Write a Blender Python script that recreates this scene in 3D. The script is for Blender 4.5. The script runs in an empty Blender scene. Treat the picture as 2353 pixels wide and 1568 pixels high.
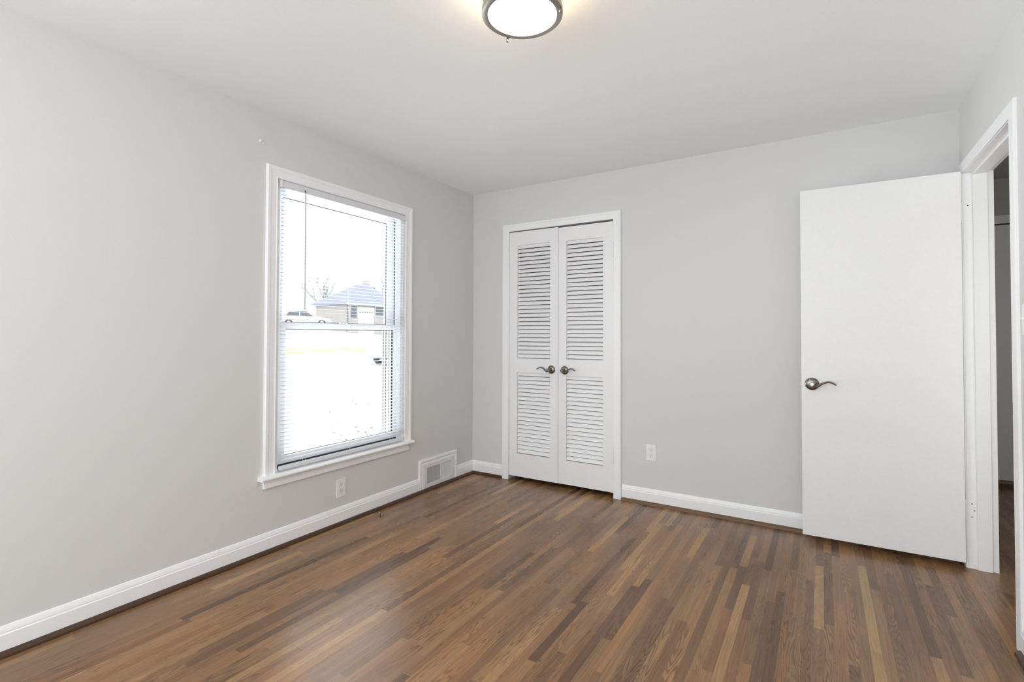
import bpy, bmesh, math, random
from mathutils import Vector, Matrix
random.seed(7)
S = bpy.context.scene
COL = S.collection

# ------------------------------------------------------------------ camera
W_PX, H_PX = 2353.0, 1568.0
F_PX, CY_PX = 1152.91, 749.34
yaw, pitch, roll = 0.5538, 0.0184, 0.0028
cam_d = bpy.data.cameras.new('camera')
cam = bpy.data.objects.new('camera', cam_d); COL.objects.link(cam)
cam_d.sensor_fit = 'HORIZONTAL'; cam_d.sensor_width = 36.0
cam_d.lens = F_PX / W_PX * 36.0
cam_d.shift_y = -(H_PX / 2 - CY_PX) / W_PX
cam_d.clip_start = 0.02; cam_d.clip_end = 500
_r0 = Vector((math.cos(yaw), math.sin(yaw), 0)); _f0 = Vector((-math.sin(yaw), math.cos(yaw), 0)); _u0 = Vector((0, 0, 1))
_f = _f0 * math.cos(pitch) + _u0 * math.sin(pitch); _u = -_f0 * math.sin(pitch) + _u0 * math.cos(pitch)
_r = _r0 * math.cos(roll) + _u * math.sin(roll); _u2 = -_r0 * math.sin(roll) + _u * math.cos(roll)
cam.matrix_world = Matrix(((_r.x, _u2.x, -_f.x, 2.6159), (_r.y, _u2.y, -_f.y, -3.5793), (_r.z, _u2.z, -_f.z, 1.203), (0, 0, 0, 1)))
S.camera = cam

# ------------------------------------------------------------------ world, light, exposure
S.view_settings.view_transform = 'Standard'; S.view_settings.look = 'None'
S.view_settings.exposure = 0.12; S.view_settings.gamma = 1.0; S.view_settings.use_curve_mapping = False
S.cycles.max_bounces = 14; S.cycles.diffuse_bounces = 9; S.cycles.transparent_max_bounces = 16
S.cycles.use_denoising = True; S.cycles.caustics_reflective = False; S.cycles.caustics_refractive = False
SKY = 2.4
w = bpy.data.worlds.new('overcast_sky'); S.world = w; w.use_nodes = True
bg = w.node_tree.nodes['Background']; bg.inputs[0].default_value = (0.95, 0.975, 1.0, 1); bg.inputs[1].default_value = SKY

def area(name, loc, rot, sx, sy, power, col=(1, 1, 1)):
    d = bpy.data.lights.new(name, 'AREA'); d.shape = 'RECTANGLE'; d.size = sx; d.size_y = sy; d.energy = power; d.color = col
    o = bpy.data.objects.new(name, d); COL.objects.link(o); o.location = loc; o.rotation_euler = rot
    return o
# added fill at made-up windows behind the camera, plus an added lamp low outside the blind window
area('added_fill_front', (1.7, -5.57, 1.35), (math.radians(104), 0, 0), 2.7, 1.7, 38, (0.84, 0.93, 1.0))
area('added_fill_right', (3.40, -4.62, 1.40), (0, math.radians(102), 0), 1.5, 1.25, 8, (0.86, 0.94, 1.0))  # unseen lamp, added to fill the left wall and its corner
area('added_fill_left', (-0.19, -4.62, 1.40), (0, math.radians(-100), 0), 1.5, 1.25, 26, (0.86, 0.94, 1.0))  # unseen lamp, added to fill the right wall and ceiling
area('added_fill_hall', (3.95, -1.45, 1.3), (math.radians(90), 0, 0), 0.9, 1.6, 8, (1.0, 0.99, 0.97))  # fill lamp out of view, added to brighten the hall
area('added_fill_side_window', (-2.2, -1.37, -0.25), (0, math.radians(-124), 0), 1.3, 2.0, 430, (0.91, 0.96, 1.0))  # unseen lamp outside, added to light the ceiling up through the blind

# ------------------------------------------------------------------ helpers
ORG = {}
def finish(o, bm, mat, origin, smooth, bevel):
    me = o.data
    bmesh.ops.recalc_face_normals(bm, faces=bm.faces)
    bm.transform(Matrix.Translation(-Vector(origin)))
    bm.to_mesh(me); bm.free()
    mats = mat if isinstance(mat, (list, tuple)) else [mat]
    for m in mats: me.materials.append(m)
    if smooth:
        for p in me.polygons: p.use_smooth = True
        me.set_sharp_from_angle(angle=math.radians(38))
    if bevel:
        b = o.modifiers.new('bevel', 'BEVEL'); b.width = bevel; b.segments = 2; b.limit_method = 'ANGLE'; b.angle_limit = math.radians(40)
def obj(name, bm, mat, parent=None, loc=(0, 0, 0), smooth=False, bevel=0):
    me = bpy.data.meshes.new(name); o = bpy.data.objects.new(name, me); COL.objects.link(o)
    if parent is not None:
        o.parent = parent; org = ORG[parent.name]; ORG[o.name] = org
    else:
        org = Vector(loc); o.location = org; ORG[o.name] = org
    finish(o, bm, mat, org, smooth, bevel)
    return o
def tag(o, label=None, cat=None, group=None, kind=None):
    if label: o['label'] = label
    if cat: o['category'] = cat
    if group: o['group'] = group
    if kind: o['kind'] = kind
    return o
def thing(name, loc, label, cat, group=None, kind=None):
    o = bpy.data.objects.new(name, None); COL.objects.link(o); o.location = loc; ORG[o.name] = Vector(loc)
    o.empty_display_size = 0.1
    return tag(o, label, cat, group, kind)
def struct(name, bm, mat, label, cat, bevel=0, loc=(0, 0, 0), smooth=False):
    return tag(obj(name, bm, mat, None, loc, smooth, bevel), label, cat, None, 'structure')
def BM(): return bmesh.new()
def box(bm, x0, x1, y0, y1, z0, z1, mi=0, M=None):
    vs = [bm.verts.new((x, y, z)) for x in (x0, x1) for y in (y0, y1) for z in (z0, z1)]
    fs = []
    for a in ((0, 1, 3, 2), (4, 6, 7, 5), (0, 4, 5, 1), (2, 3, 7, 6), (0, 2, 6, 4), (1, 5, 7, 3)):
        f = bm.faces.new([vs[i] for i in a]); f.material_index = mi; fs.append(f)
    if M is not None: bmesh.ops.transform(bm, matrix=M, verts=vs)
    return vs
def prism(bm, pts, d0, d1, fn, mi=0):
    """polygon pts (a,b) swept between depth d0 and d1; fn(a,b,d)->xyz"""
    A = [bm.verts.new(fn(a, b, d0)) for a, b in pts]; B = [bm.verts.new(fn(a, b, d1)) for a, b in pts]
    n = len(pts)
    for f in [A, B[::-1]] + [[A[i], B[i], B[(i + 1) % n], A[(i + 1) % n]] for i in range(n)]:
        bm.faces.new(f).material_index = mi
def lathe(bm, prof, M=None, n=40, mi=0):
    """prof list of (r,z) revolved about z; closed at ends when r=0"""
    rings = []
    for r, z in prof:
        if r < 1e-6: rings.append([bm.verts.new((0, 0, z))])
        else: rings.append([bm.verts.new((r * math.cos(2 * math.pi * k / n), r * math.sin(2 * math.pi * k / n), z)) for k in range(n)])
    for a, b in zip(rings, rings[1:]):
        for k in range(n):
            q = [a[k % len(a)], a[(k + 1) % len(a)], b[(k + 1) % len(b)], b[k % len(b)]]
            u = []
            for v in q:
                if v not in u: u.append(v)
            if len(u) > 2: bm.faces.new(u).material_index = mi
    vs = [v for r in rings for v in r]
    if M is not None: bmesh.ops.transform(bm, matrix=M, verts=vs)
    return vs
def tube(bm, pts, rad, n=8, flat=None, mi=0):
    """swept tube; rad a number or list; flat = (up vector, list of vertical scale) for oval sections"""
    P = [Vector(p) for p in pts]; R = rad if isinstance(rad, (list, tuple)) else [rad] * len(P)
    rings = []
    up = Vector((0, 0, 1))
    for i, p in enumerate(P):
        t = (P[min(i + 1, len(P) - 1)] - P[max(i - 1, 0)]).normalized()
        ref = up if abs(t.dot(up)) < 0.95 else Vector((1, 0, 0))
        if flat: ref = flat[0]
        s = t.cross(ref).normalized(); q = s.cross(t).normalized()
        kv = flat[1][i] if flat else 1.0
        rings.append([bm.verts.new(p + s * math.cos(2 * math.pi * k / n) * R[i] + q * math.sin(2 * math.pi * k / n) * R[i] * kv) for k in range(n)])
    for a, b in zip(rings, rings[1:]):
        for k in range(n): bm.faces.new([a[k], a[(k + 1) % n], b[(k + 1) % n], b[k]]).material_index = mi
    bm.faces.new(rings[0][::-1]).material_index = mi; bm.faces.new(rings[-1]).material_index = mi
def casing(bm, prof, a0, a1, b0, b1, fn, closed=False):
    """moulding of profile (d,h) around an opening; open at the bottom unless closed"""
    loops = []
    for d, h in prof:
        if closed: L = [(a0 - d, b0 - d), (a0 - d, b1 + d), (a1 + d, b1 + d), (a1 + d, b0 - d)]
        else: L = [(a0 - d, b0), (a0 - d, b1 + d), (a1 + d, b1 + d), (a1 + d, b0)]
        loops.append([bm.verts.new(fn(a, b, h)) for a, b in L])
    n = len(prof)
    for i in range(n):
        A, B = loops[i], loops[(i + 1) % n]
        for k in range(4 if closed else 3):
            bm.faces.new([A[k], A[(k + 1) % 4], B[(k + 1) % 4], B[k]])
    if not closed:
        bm.faces.new([l[0] for l in loops]); bm.faces.new([l[3] for l in loops][::-1])
fnL = lambda a, b, h: (h, a, b)          # left wall: a = y, b = z
fnB = lambda a, b, h: (a, -h, b)         # back wall: a = x, b = z
WX = 3.256
fnR = lambda a, b, h: (WX - h, a, b)     # right wall: a = y

# ------------------------------------------------------------------ materials
def mat(name, col, rough=0.5, metal=0.0, spec=0.5, bump=None, emit=None, patch=None):
    m = bpy.data.materials.new(name); m.use_nodes = True; nt = m.node_tree; b = nt.nodes['Principled BSDF']
    b.inputs['Base Color'].default_value = (*col, 1); b.inputs['Roughness'].default_value = rough
    b.inputs['Metallic'].default_value = metal; b.inputs['Specular IOR Level'].default_value = spec
    if emit: b.inputs['Emission Color'].default_value = (*emit[0], 1); b.inputs['Emission Strength'].default_value = emit[1]
    tc = nt.nodes.new('ShaderNodeTexCoord')
    nz = nt.nodes.new('ShaderNodeTexNoise'); nz.inputs['Scale'].default_value = (bump or (40, 0))[0]; nz.inputs['Detail'].default_value = 4
    nt.links.new(tc.outputs['Object'], nz.inputs['Vector'])
    mx = nt.nodes.new('ShaderNodeMix'); mx.data_type = 'RGBA'; mx.inputs[0].default_value = 0.0
    mr = nt.nodes.new('ShaderNodeMapRange'); mr.inputs['To Min'].default_value = 0.97; mr.inputs['To Max'].default_value = 1.03
    nt.links.new(nz.outputs['Fac'], mr.inputs['Value'])
    vm = nt.nodes.new('ShaderNodeVectorMath'); vm.operation = 'SCALE'; vm.inputs[0].default_value = col
    nt.links.new(mr.outputs[0], vm.inputs['Scale']); nt.links.new(vm.outputs[0], b.inputs['Base Color'])
    nt.nodes.remove(mx)
    if patch:
        n2 = nt.nodes.new('ShaderNodeTexNoise'); n2.inputs['Scale'].default_value = patch[1]; n2.inputs['Detail'].default_value = 4; nt.links.new(tc.outputs['Object'], n2.inputs['Vector'])
        m2 = nt.nodes.new('ShaderNodeMapRange'); m2.inputs['From Min'].default_value = 0.45; m2.inputs['From Max'].default_value = 0.6; nt.links.new(n2.outputs['Fac'], m2.inputs['Value'])
        m3 = nt.nodes.new('ShaderNodeMix'); m3.data_type = 'RGBA'; m3.inputs[7].default_value = (*patch[0], 1)
        nt.links.new(m2.outputs[0], m3.inputs[0]); nt.links.new(vm.outputs[0], m3.inputs[6]); nt.links.new(m3.outputs[2], b.inputs['Base Color'])
    if bump:
        bp = nt.nodes.new('ShaderNodeBump'); bp.inputs['Strength'].default_value = bump[1]; bp.inputs['Distance'].default_value = 0.002
        nt.links.new(nz.outputs['Fac'], bp.inputs['Height']); nt.links.new(bp.outputs[0], b.inputs['Normal'])
    return m
M_WALL = mat('grey_wall_paint', (0.70, 0.70, 0.692), 0.75, spec=0.25, bump=(160, 0.10))
M_CEIL = mat('ceiling_paint', (0.915, 0.935, 0.945), 0.85, spec=0.2, bump=(120, 0.12))
M_TRIM = mat('white_trim_paint', (0.91, 0.918, 0.925), 0.38, bump=(60, 0.03))
M_DOOR = mat('white_door_paint', (0.87, 0.87, 0.875), 0.4, bump=(50, 0.06))
M_PLAS = mat('white_plastic', (0.86, 0.86, 0.85), 0.35)
M_BLIND = mat('white_blind_vinyl', (0.75, 0.76, 0.785), 0.4)
M_CORD = mat('white_cord', (0.8, 0.8, 0.8), 0.8)
M_WAND = mat('clear_grey_wand', (0.45, 0.46, 0.47), 0.2)
M_SLOT = mat('dark_slot', (0.03, 0.03, 0.03), 0.6)
M_GASK = mat('dark_gasket_and_gap_shade', (0.04, 0.045, 0.05), 0.6)
M_NICK = mat('brushed_nickel', (0.24, 0.22, 0.195), 0.24, metal=1.0)
M_RING = mat('satin_nickel_ring', (0.42, 0.38, 0.34), 0.38, metal=1.0)
M_STEEL = mat('bright_steel', (0.6, 0.6, 0.58), 0.25, metal=1.0)
M_SHOE = mat('dark_stained_moulding', (0.062, 0.028, 0.012), 0.34, bump=(30, 0.05))
M_SHOE2 = mat('worn_brown_moulding', (0.15, 0.085, 0.04), 0.5, bump=(30, 0.05))
M_VENT = mat('white_metal_register', (0.80, 0.80, 0.80), 0.4)
M_DARK = mat('duct_shade', (0.10, 0.10, 0.105), 0.8)
M_CLOS = mat('closet_shade_colour', (0.10, 0.10, 0.098), 0.9)  # near black, standing in for the shade inside the closet
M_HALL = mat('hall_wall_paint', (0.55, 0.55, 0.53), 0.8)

def glass_mat():
    m = bpy.data.materials.new('window_glass'); m.use_nodes = True; nt = m.node_tree; nt.nodes.clear()
    o = nt.nodes.new('ShaderNodeOutputMaterial'); mx = nt.nodes.new('ShaderNodeMixShader')
    t = nt.nodes.new('ShaderNodeBsdfTransparent'); t.inputs[0].default_value = (0.97, 0.98, 0.98, 1)
    g = nt.nodes.new('ShaderNodeBsdfGlossy'); g.inputs['Roughness'].default_value = 0.02
    fr = nt.nodes.new('ShaderNodeFresnel'); fr.inputs[0].default_value = 1.2
    nt.links.new(fr.outputs[0], mx.inputs[0]); nt.links.new(t.outputs[0], mx.inputs[1]); nt.links.new(g.outputs[0], mx.inputs[2]); nt.links.new(mx.outputs[0], o.inputs[0])
    return m
M_GLASS = glass_mat()

def floor_mat():
    m = bpy.data.materials.new('oak_strip_floor'); m.use_nodes = True; nt = m.node_tree; N = nt.nodes; Lk = nt.links
    b = N['Principled BSDF']
    def nd(t, **k):
        n = N.new(t)
        for a, v in k.items(): setattr(n, a, v)
        return n
    def val(v, sock):
        if isinstance(v, (int, float)): sock.default_value = v
        else: Lk.new(v, sock)
    def mth(op, a, b_=None, c=None, clamp=False):
        n = nd('ShaderNodeMath', operation=op); n.use_clamp = clamp; val(a, n.inputs[0])
        if b_ is not None: val(b_, n.inputs[1])
        if c is not None: val(c, n.inputs[2])
        return n.outputs[0]
    def vec(x, y, z=0.0):
        n = nd('ShaderNodeCombineXYZ'); val(x, n.inputs[0]); val(y, n.inputs[1]); val(z, n.inputs[2]); return n.outputs[0]
    def noise(v, scale=1.0, detail=2.0, rough=0.5):
        n = nd('ShaderNodeTexNoise'); n.inputs['Scale'].default_value = scale; n.inputs['Detail'].default_value = detail; n.inputs['Roughness'].default_value = rough
        Lk.new(v, n.inputs['Vector']); return n.outputs['Fac']
    def wn1(v):
        n = nd('ShaderNodeTexWhiteNoise', noise_dimensions='1D'); val(v, n.inputs['W']); return n.outputs['Value']
    def wn2(x, y):
        n = nd('ShaderNodeTexWhiteNoise', noise_dimensions='2D'); Lk.new(vec(x, y), n.inputs['Vector']); return n.outputs['Value']
    def ramp(v, stops):
        n = nd('ShaderNodeValToRGB'); e = n.color_ramp.elements
        e[0].position, e[0].color = stops[0][0], (*stops[0][1], 1); e[1].position, e[1].color = stops[-1][0], (*stops[-1][1], 1)
        for p, c in stops[1:-1]:
            k = e.new(p); k.color = (*c, 1)
        val(v, n.inputs[0]); return n.outputs[0]
    def sstep(v, a, b_):
        n = nd('ShaderNodeMapRange', interpolation_type='SMOOTHSTEP'); val(v, n.inputs['Value']); n.inputs['From Min'].default_value = a; n.inputs['From Max'].default_value = b_; return n.outputs[0]
    def mixc(f, a, b_, bt='MIX'):
        n = nd('ShaderNodeMix', data_type='RGBA', blend_type=bt); val(f, n.inputs[0])
        for s, v in ((n.inputs[6], a), (n.inputs[7], b_)):
            if isinstance(v, tuple): s.default_value = (*v, 1)
            else: Lk.new(v, s)
        return n.outputs[2]
    sep = nd('ShaderNodeSeparateXYZ'); tc = nd('ShaderNodeTexCoord'); Lk.new(tc.outputs['Object'], sep.inputs[0])
    x, y = sep.outputs[0], sep.outputs[1]
    PW = 0.0375
    fx = mth('DIVIDE', mth('ADD', x, 0.012), PW); strip = mth('FLOOR', fx); fr = mth('FRACT', fx)
    r1 = wn1(mth('ADD', strip, 3.7)); r2 = wn1(mth('ADD', strip, 91.3))
    L = mth('MULTIPLY_ADD', r1, 0.70, 0.45)
    yy = mth('ADD', mth('DIVIDE', y, L), mth('MULTIPLY', r2, 9.0)); seg = mth('FLOOR', yy); fy = mth('FRACT', yy)
    pid = wn2(strip, seg); pid2 = wn2(mth('ADD', strip, 41.5), mth('ADD', seg, 17.2)); pid3 = wn2(mth('ADD', strip, 7.25), mth('ADD', seg, 61.9))
    base = ramp(pid, [(0.0, (0.140, 0.077, 0.040)), (0.07, (0.200, 0.110, 0.054)), (0.28, (0.275, 0.153, 0.073)), (0.66, (0.320, 0.178, 0.083)), (0.92, (0.370, 0.210, 0.097)), (1.0, (0.52, 0.325, 0.14))])
    red = mixc(mth('MULTIPLY', pid2, 0.55), base, mixc(1.0, base, (1.10, 0.90, 0.78), 'MULTIPLY'))
    offx = mth('MULTIPLY', pid, 53.0); offy = mth('MULTIPLY', pid2, 37.0)
    # fine pores, stretched along the strip
    pores = noise(vec(mth('MULTIPLY_ADD', x, 330.0, offx), mth('MULTIPLY_ADD', y, 9.0, offy)), 1.0, 3.0, 0.65)
    streak = noise(vec(mth('MULTIPLY_ADD', x, 95.0, offx), mth('MULTIPLY_ADD', y, 2.2, offy)), 1.0, 2.0, 0.55)
    # cathedral figure: contour lines of a smooth field stretched along the strip
    field = noise(vec(mth('MULTIPLY_ADD', x, 20.0, offx), mth('MULTIPLY_ADD', y, 1.9, offy)), 1.0, 1.5, 0.45)
    wob = noise(vec(mth('MULTIPLY_ADD', x, 60.0, offx), mth('MULTIPLY_ADD', y, 22.0, offy)), 1.0, 2.0)
    ph = mth('ADD', mth('MULTIPLY', field, 115.0), mth('MULTIPLY', wob, 2.2))
    rings = mth('POWER', mth('MULTIPLY_ADD', mth('SINE', ph), 0.5, 0.5), 2.2)
    figmask = mth('MULTIPLY', sstep(pid3, 0.42, 0.72), sstep(noise(vec(mth('MULTIPLY', x, 2.0), mth('MULTIPLY', y, 2.0)), 1.0, 2.0), 0.25, 0.6))
    fine = mth('POWER', mth('MULTIPLY_ADD', mth('SINE', mth('ADD', mth('MULTIPLY', field, 60.0), mth('MULTIPLY', x, 900.0))), 0.5, 0.5), 2.0)
    dark = mth('ADD', mth('MULTIPLY', mth('MULTIPLY', rings, figmask), 0.75), mth('MULTIPLY', mth('MULTIPLY', fine, mth('SUBTRACT', 1.0, figmask)), 0.26))
    dark = mth('ADD', dark, mth('MULTIPLY', sstep(pores, 0.48, 0.70), 0.34))
    c1 = mixc(dark, red, mixc(1.0, red, (0.40, 0.38, 0.36), 'MULTIPLY'))
    c2 = mixc(sstep(streak, 0.35, 0.7), mixc(1.0, c1, (0.88, 0.88, 0.88), 'MULTIPLY'), mixc(1.0, c1, (1.10, 1.09, 1.06), 'MULTIPLY'))
    # uneven stain
    st = noise(vec(mth('MULTIPLY', x, 2.6), mth('MULTIPLY', y, 1.7)), 1.0, 3.0)
    c3 = mixc(sstep(st, 0.35, 0.68), mixc(1.0, c2, (0.84, 0.85, 0.88), 'MULTIPLY'), c2)
    # joints
    e1 = mth('MINIMUM', fr, mth('SUBTRACT', 1.0, fr)); j1 = mth('SUBTRACT', 1.0, sstep(e1, 0.008, 0.034))
    e2 = mth('MULTIPLY', mth('MINIMUM', fy, mth('SUBTRACT', 1.0, fy)), L); j2 = mth('SUBTRACT', 1.0, sstep(e2, 0.0004, 0.0014))
    j = mth('MAXIMUM', mth('MULTIPLY', j1, mth('MULTIPLY_ADD', r1, 0.45, 0.15)), mth('MULTIPLY', mth('MULTIPLY', j2, 0.7), sstep(pid2, 0.3, 0.6)))
    jc = mixc(sstep(r2, 0.55, 0.75), (0.045, 0.026, 0.015), (0.40, 0.27, 0.15))
    c4 = mixc(j, c3, jc)
    # light flecks and scratches worn into the finish
    vo = nd('ShaderNodeTexVoronoi', feature='F1'); vo.inputs['Scale'].default_value = 7.0; Lk.new(vec(x, y), vo.inputs['Vector'])
    fleck = mth('SUBTRACT', 1.0, sstep(vo.outputs['Distance'], 0.012, 0.022))
    c5 = mixc(mth('MULTIPLY', fleck, 0.5), c4, (0.6, 0.5, 0.4))
    Lk.new(c5, b.inputs['Base Color'])
    rn = noise(vec(mth('MULTIPLY', x, 5.0), mth('MULTIPLY', y, 3.0)), 1.0, 3.0)
    rr = nd('ShaderNodeMapRange'); Lk.new(rn, rr.inputs['Value']); rr.inputs['From Min'].default_value = 0.3; rr.inputs['From Max'].default_value = 0.7
    rr.inputs['To Min'].default_value = 0.21; rr.inputs['To Max'].default_value = 0.33; Lk.new(rr.outputs[0], b.inputs['Roughness'])
    b.inputs['Specular IOR Level'].default_value = 0.50
    bp = nd('ShaderNodeBump'); bp.inputs['Strength'].default_value = 0.25; bp.inputs['Distance'].default_value = 0.0015
    hh = mth('SUBTRACT', mth('MULTIPLY', noise(vec(mth('MULTIPLY', x, 16.0), mth('MULTIPLY', y, 3.0)), 1.0, 2.0), 0.6), mth('ADD', mth('MULTIPLY', j, 0.8), mth('MULTIPLY', dark, 0.15)))
    Lk.new(hh, bp.inputs['Height']); Lk.new(bp.outputs[0], b.inputs['Normal'])
    return m
M_FLOOR = floor_mat()

# ------------------------------------------------------------------ room shell
H = 2.44; YF = -5.4
bm = BM(); box(bm, -0.02, 5.0, YF - 0.1, 2.1, -0.08, 0.0)
struct('floor', bm, M_FLOOR, 'brown stained narrow strip oak floor with visible grain', 'floor')
bm = BM(); box(bm, -0.16, 3.366, YF - 0.14, 0.12, H, H + 0.12)
struct('ceiling', bm, M_CEIL, 'plain smooth pale grey white ceiling', 'ceiling')

WY0, WY1, WZ0, WZ1 = -1.88, -0.858, 0.425, 2.085      # window opening in the left wall
bm = BM()
box(bm, -0.16, 0, YF - 0.14, -5.26, -0.08, H); box(bm, -0.16, 0, -3.98, WY0, -0.08, H); box(bm, -0.16, 0, -5.26, -3.98, -0.08, 0.62); box(bm, -0.16, 0, -5.26, -3.98, 2.18, H); box(bm, -0.16, 0, WY1, 0, -0.08, H)
box(bm, -0.16, 0, WY0, WY1, -0.08, WZ0); box(bm, -0.16, 0, WY0, WY1, WZ1, H)
struct('wall_left', bm, M_WALL, 'light grey wall on the left holding the window', 'wall')
CX0, CX1, CZ1 = 0.376, 1.297, 2.076                   # closet opening
bm = BM()
box(bm, -0.16, CX0, 0, 0.12, -0.08, H); box(bm, CX1, 3.366, 0, 0.12, -0.08, H); box(bm, CX0, CX1, 0, 0.12, CZ1, H)
struct('wall_back', bm, M_WALL, 'light grey back wall around the louvered closet doors', 'wall')
DY0, DY1, DZ1 = -0.888, -0.088, 2.068                 # doorway in the right wall
bm = BM()
box(bm, WX, 3.366, YF - 0.14, -5.26, 0, H); box(bm, WX, 3.366, -3.98, DY0, 0, H); box(bm, WX, 3.366, -5.26, -3.98, 0, 0.62); box(bm, WX, 3.366, -5.26, -3.98, 2.18, H); box(bm, WX, 3.366, DY1, 0, 0, H); box(bm, WX, 3.366, DY0, DY1, DZ1, H)
struct('wall_right', bm, M_WALL, 'light grey wall at the right edge around the open doorway', 'wall')
FX0, FX1, FZ0, FZ1 = 0.32, 3.08, 0.48, 2.22           # wide opening behind the camera, added to let fill light in
bm = BM()
box(bm, 0, FX0, YF - 0.12, YF, 0, H); box(bm, FX1, WX, YF - 0.12, YF, 0, H)
box(bm, FX0, FX1, YF - 0.12, YF, 0, FZ0); box(bm, FX0, FX1, YF - 0.12, YF, FZ1, H)
struct('wall_front', bm, M_WALL, 'light grey wall behind the camera with an added wide window opening', 'wall')
win2 = thing('added_window_2', (1.7, YF, FZ0), 'wide white framed window added unseen behind the camera for fill light', 'window', kind='structure')  # unseen window, added for the front fill lamp
bm = BM()
for x in (FX0, 1.215, 2.115, FX1 - 0.05): box(bm, x, x + 0.05, YF - 0.09, YF - 0.04, FZ0, FZ1)
box(bm, FX0, FX1, YF - 0.089, YF - 0.041, FZ0, FZ0 + 0.05); box(bm, FX0, FX1, YF - 0.089, YF - 0.041, FZ1 - 0.05, FZ1)
obj('frame', bm, M_TRIM, win2)

for nm, x, lb in (('added_window_3', -0.06, 'white window added unseen in the left wall for fill light'), ('added_window_4', WX + 0.02, 'white window added unseen in the right wall for fill light')):  # unseen windows, added as openings for the side fill lamps
    wn = thing(nm, (x, -4.62, 0.62), lb, 'window', kind='structure')
    bm = BM()
    for y in (-5.26, -4.03): box(bm, x, x + 0.04, y, y + 0.05, 0.62, 2.18)
    for z in (0.62, 1.38, 2.13): box(bm, x + .001, x + 0.039, -5.21, -4.03, z, z + 0.05)
    obj('frame', bm, M_TRIM, wn)

# closet interior (shade put into its dark colour, seen only under and between the doors)
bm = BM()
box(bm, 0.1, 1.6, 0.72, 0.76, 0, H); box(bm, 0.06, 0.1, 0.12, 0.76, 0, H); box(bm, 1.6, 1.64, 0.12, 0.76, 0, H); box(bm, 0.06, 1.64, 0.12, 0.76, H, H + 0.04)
struct('wall_closet', bm, M_CLOS, 'closet interior walls coloured dark as shade behind the louvered doors', 'wall')

# ------------------------------------------------------------------ hall beyond the doorway
HYE = 1.95
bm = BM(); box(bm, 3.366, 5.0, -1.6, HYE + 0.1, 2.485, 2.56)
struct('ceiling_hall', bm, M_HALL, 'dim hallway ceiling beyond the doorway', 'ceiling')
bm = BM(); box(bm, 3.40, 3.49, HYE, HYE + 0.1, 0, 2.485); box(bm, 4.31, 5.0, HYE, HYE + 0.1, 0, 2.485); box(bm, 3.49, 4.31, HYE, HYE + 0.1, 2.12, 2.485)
box(bm, 3.45, 4.36, HYE + 0.1, HYE + 0.14, 0, 2.2)  # backing behind the hall door, added to stop sky light leaking in
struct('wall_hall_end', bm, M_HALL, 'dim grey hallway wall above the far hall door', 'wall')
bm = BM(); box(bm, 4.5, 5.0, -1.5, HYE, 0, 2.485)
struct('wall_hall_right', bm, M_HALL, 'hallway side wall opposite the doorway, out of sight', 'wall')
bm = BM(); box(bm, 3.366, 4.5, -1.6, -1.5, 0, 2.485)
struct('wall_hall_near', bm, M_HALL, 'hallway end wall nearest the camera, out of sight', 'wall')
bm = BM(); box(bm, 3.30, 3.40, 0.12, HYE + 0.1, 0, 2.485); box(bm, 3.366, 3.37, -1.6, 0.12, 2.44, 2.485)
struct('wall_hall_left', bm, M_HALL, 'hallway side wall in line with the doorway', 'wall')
d4 = thing('door_4', (3.9, HYE, 0), 'dim flush door at the far end of the hallway', 'door', kind='structure')
bm = BM(); box(bm, 3.50, 4.30, HYE + 0.01, HYE + 0.045, 0.045, 2.108); obj('door_panel', bm, M_DOOR, d4, bevel=0.002)
bm = BM(); casing(bm, [(0, 0.0), (0, 0.014), (0.065, 0.018), (0.068, 0.0)], 3.492, 4.308, 0, 2.118, lambda a, b, h: (a, HYE - h, b)); obj('casing', bm, M_TRIM, d4)
bm = BM()
for k in range(6): box(bm, 3.60, 3.858, HYE - 0.006, HYE - 0.001, 2.275 + k * 0.012, 2.282 + k * 0.012)
box(bm, 3.60, 3.858, HYE - 0.002, HYE, 2.27, 2.345)
tag(obj('air_vent', bm, M_HALL, None, (3.73, HYE, 2.27)), 'slatted grey air vent high on the hallway wall above the far door', 'vent')

# ------------------------------------------------------------------ window in the left wall
PROF_WIN = [(0, 0.0), (0, 0.013), (0.004, 0.016), (0.010, 0.013), (0.040, 0.015), (0.046, 0.019), (0.062, 0.020), (0.066, 0.016), (0.066, 0.0)]
win = thing('window_1', (0, -1.37, 0.425), 'white double hung window with stool and apron in the left wall', 'window', kind='structure')
bm = BM(); casing(bm, PROF_WIN, WY0, WY1, 0.425, WZ1, fnL); obj('casing', bm, M_TRIM, win, bevel=0.0012)
bm = BM()   # stool with rounded nose, notched around the wall
box(bm, -0.05, 0.0, WY0, WY1, 0.402, 0.4255)
prism(bm, [(0, 0.402), (0.040, 0.402), (0.048, 0.406), (0.051, 0.413), (0.048, 0.421), (0.040, 0.4255), (0, 0.4255)], -1.972, -0.790, lambda a, b, d: (a, d, b))
obj('stool', bm, M_TRIM, win, smooth=True)
bm = BM(); prism(bm, [(0, 0.354), (0.016, 0.354), (0.019, 0.358), (0.019, 0.371), (0.011, 0.374), (0.011, 0.376), (0.014, 0.379), (0.014, 0.402), (0, 0.402)], -1.944, -0.818, lambda a, b, d: (a, d, b))
obj('apron', bm, M_TRIM, win)
bm = BM()   # jamb lining and stops
box(bm, -0.158, -0.002, WY0, WY0 + 0.012, WZ0, WZ1); box(bm, -0.158, -0.002, WY1 - 0.012, WY1, WZ0, WZ1); box(bm, -0.158, -0.002, WY0, WY1, WZ1 - 0.012, WZ1)
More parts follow.
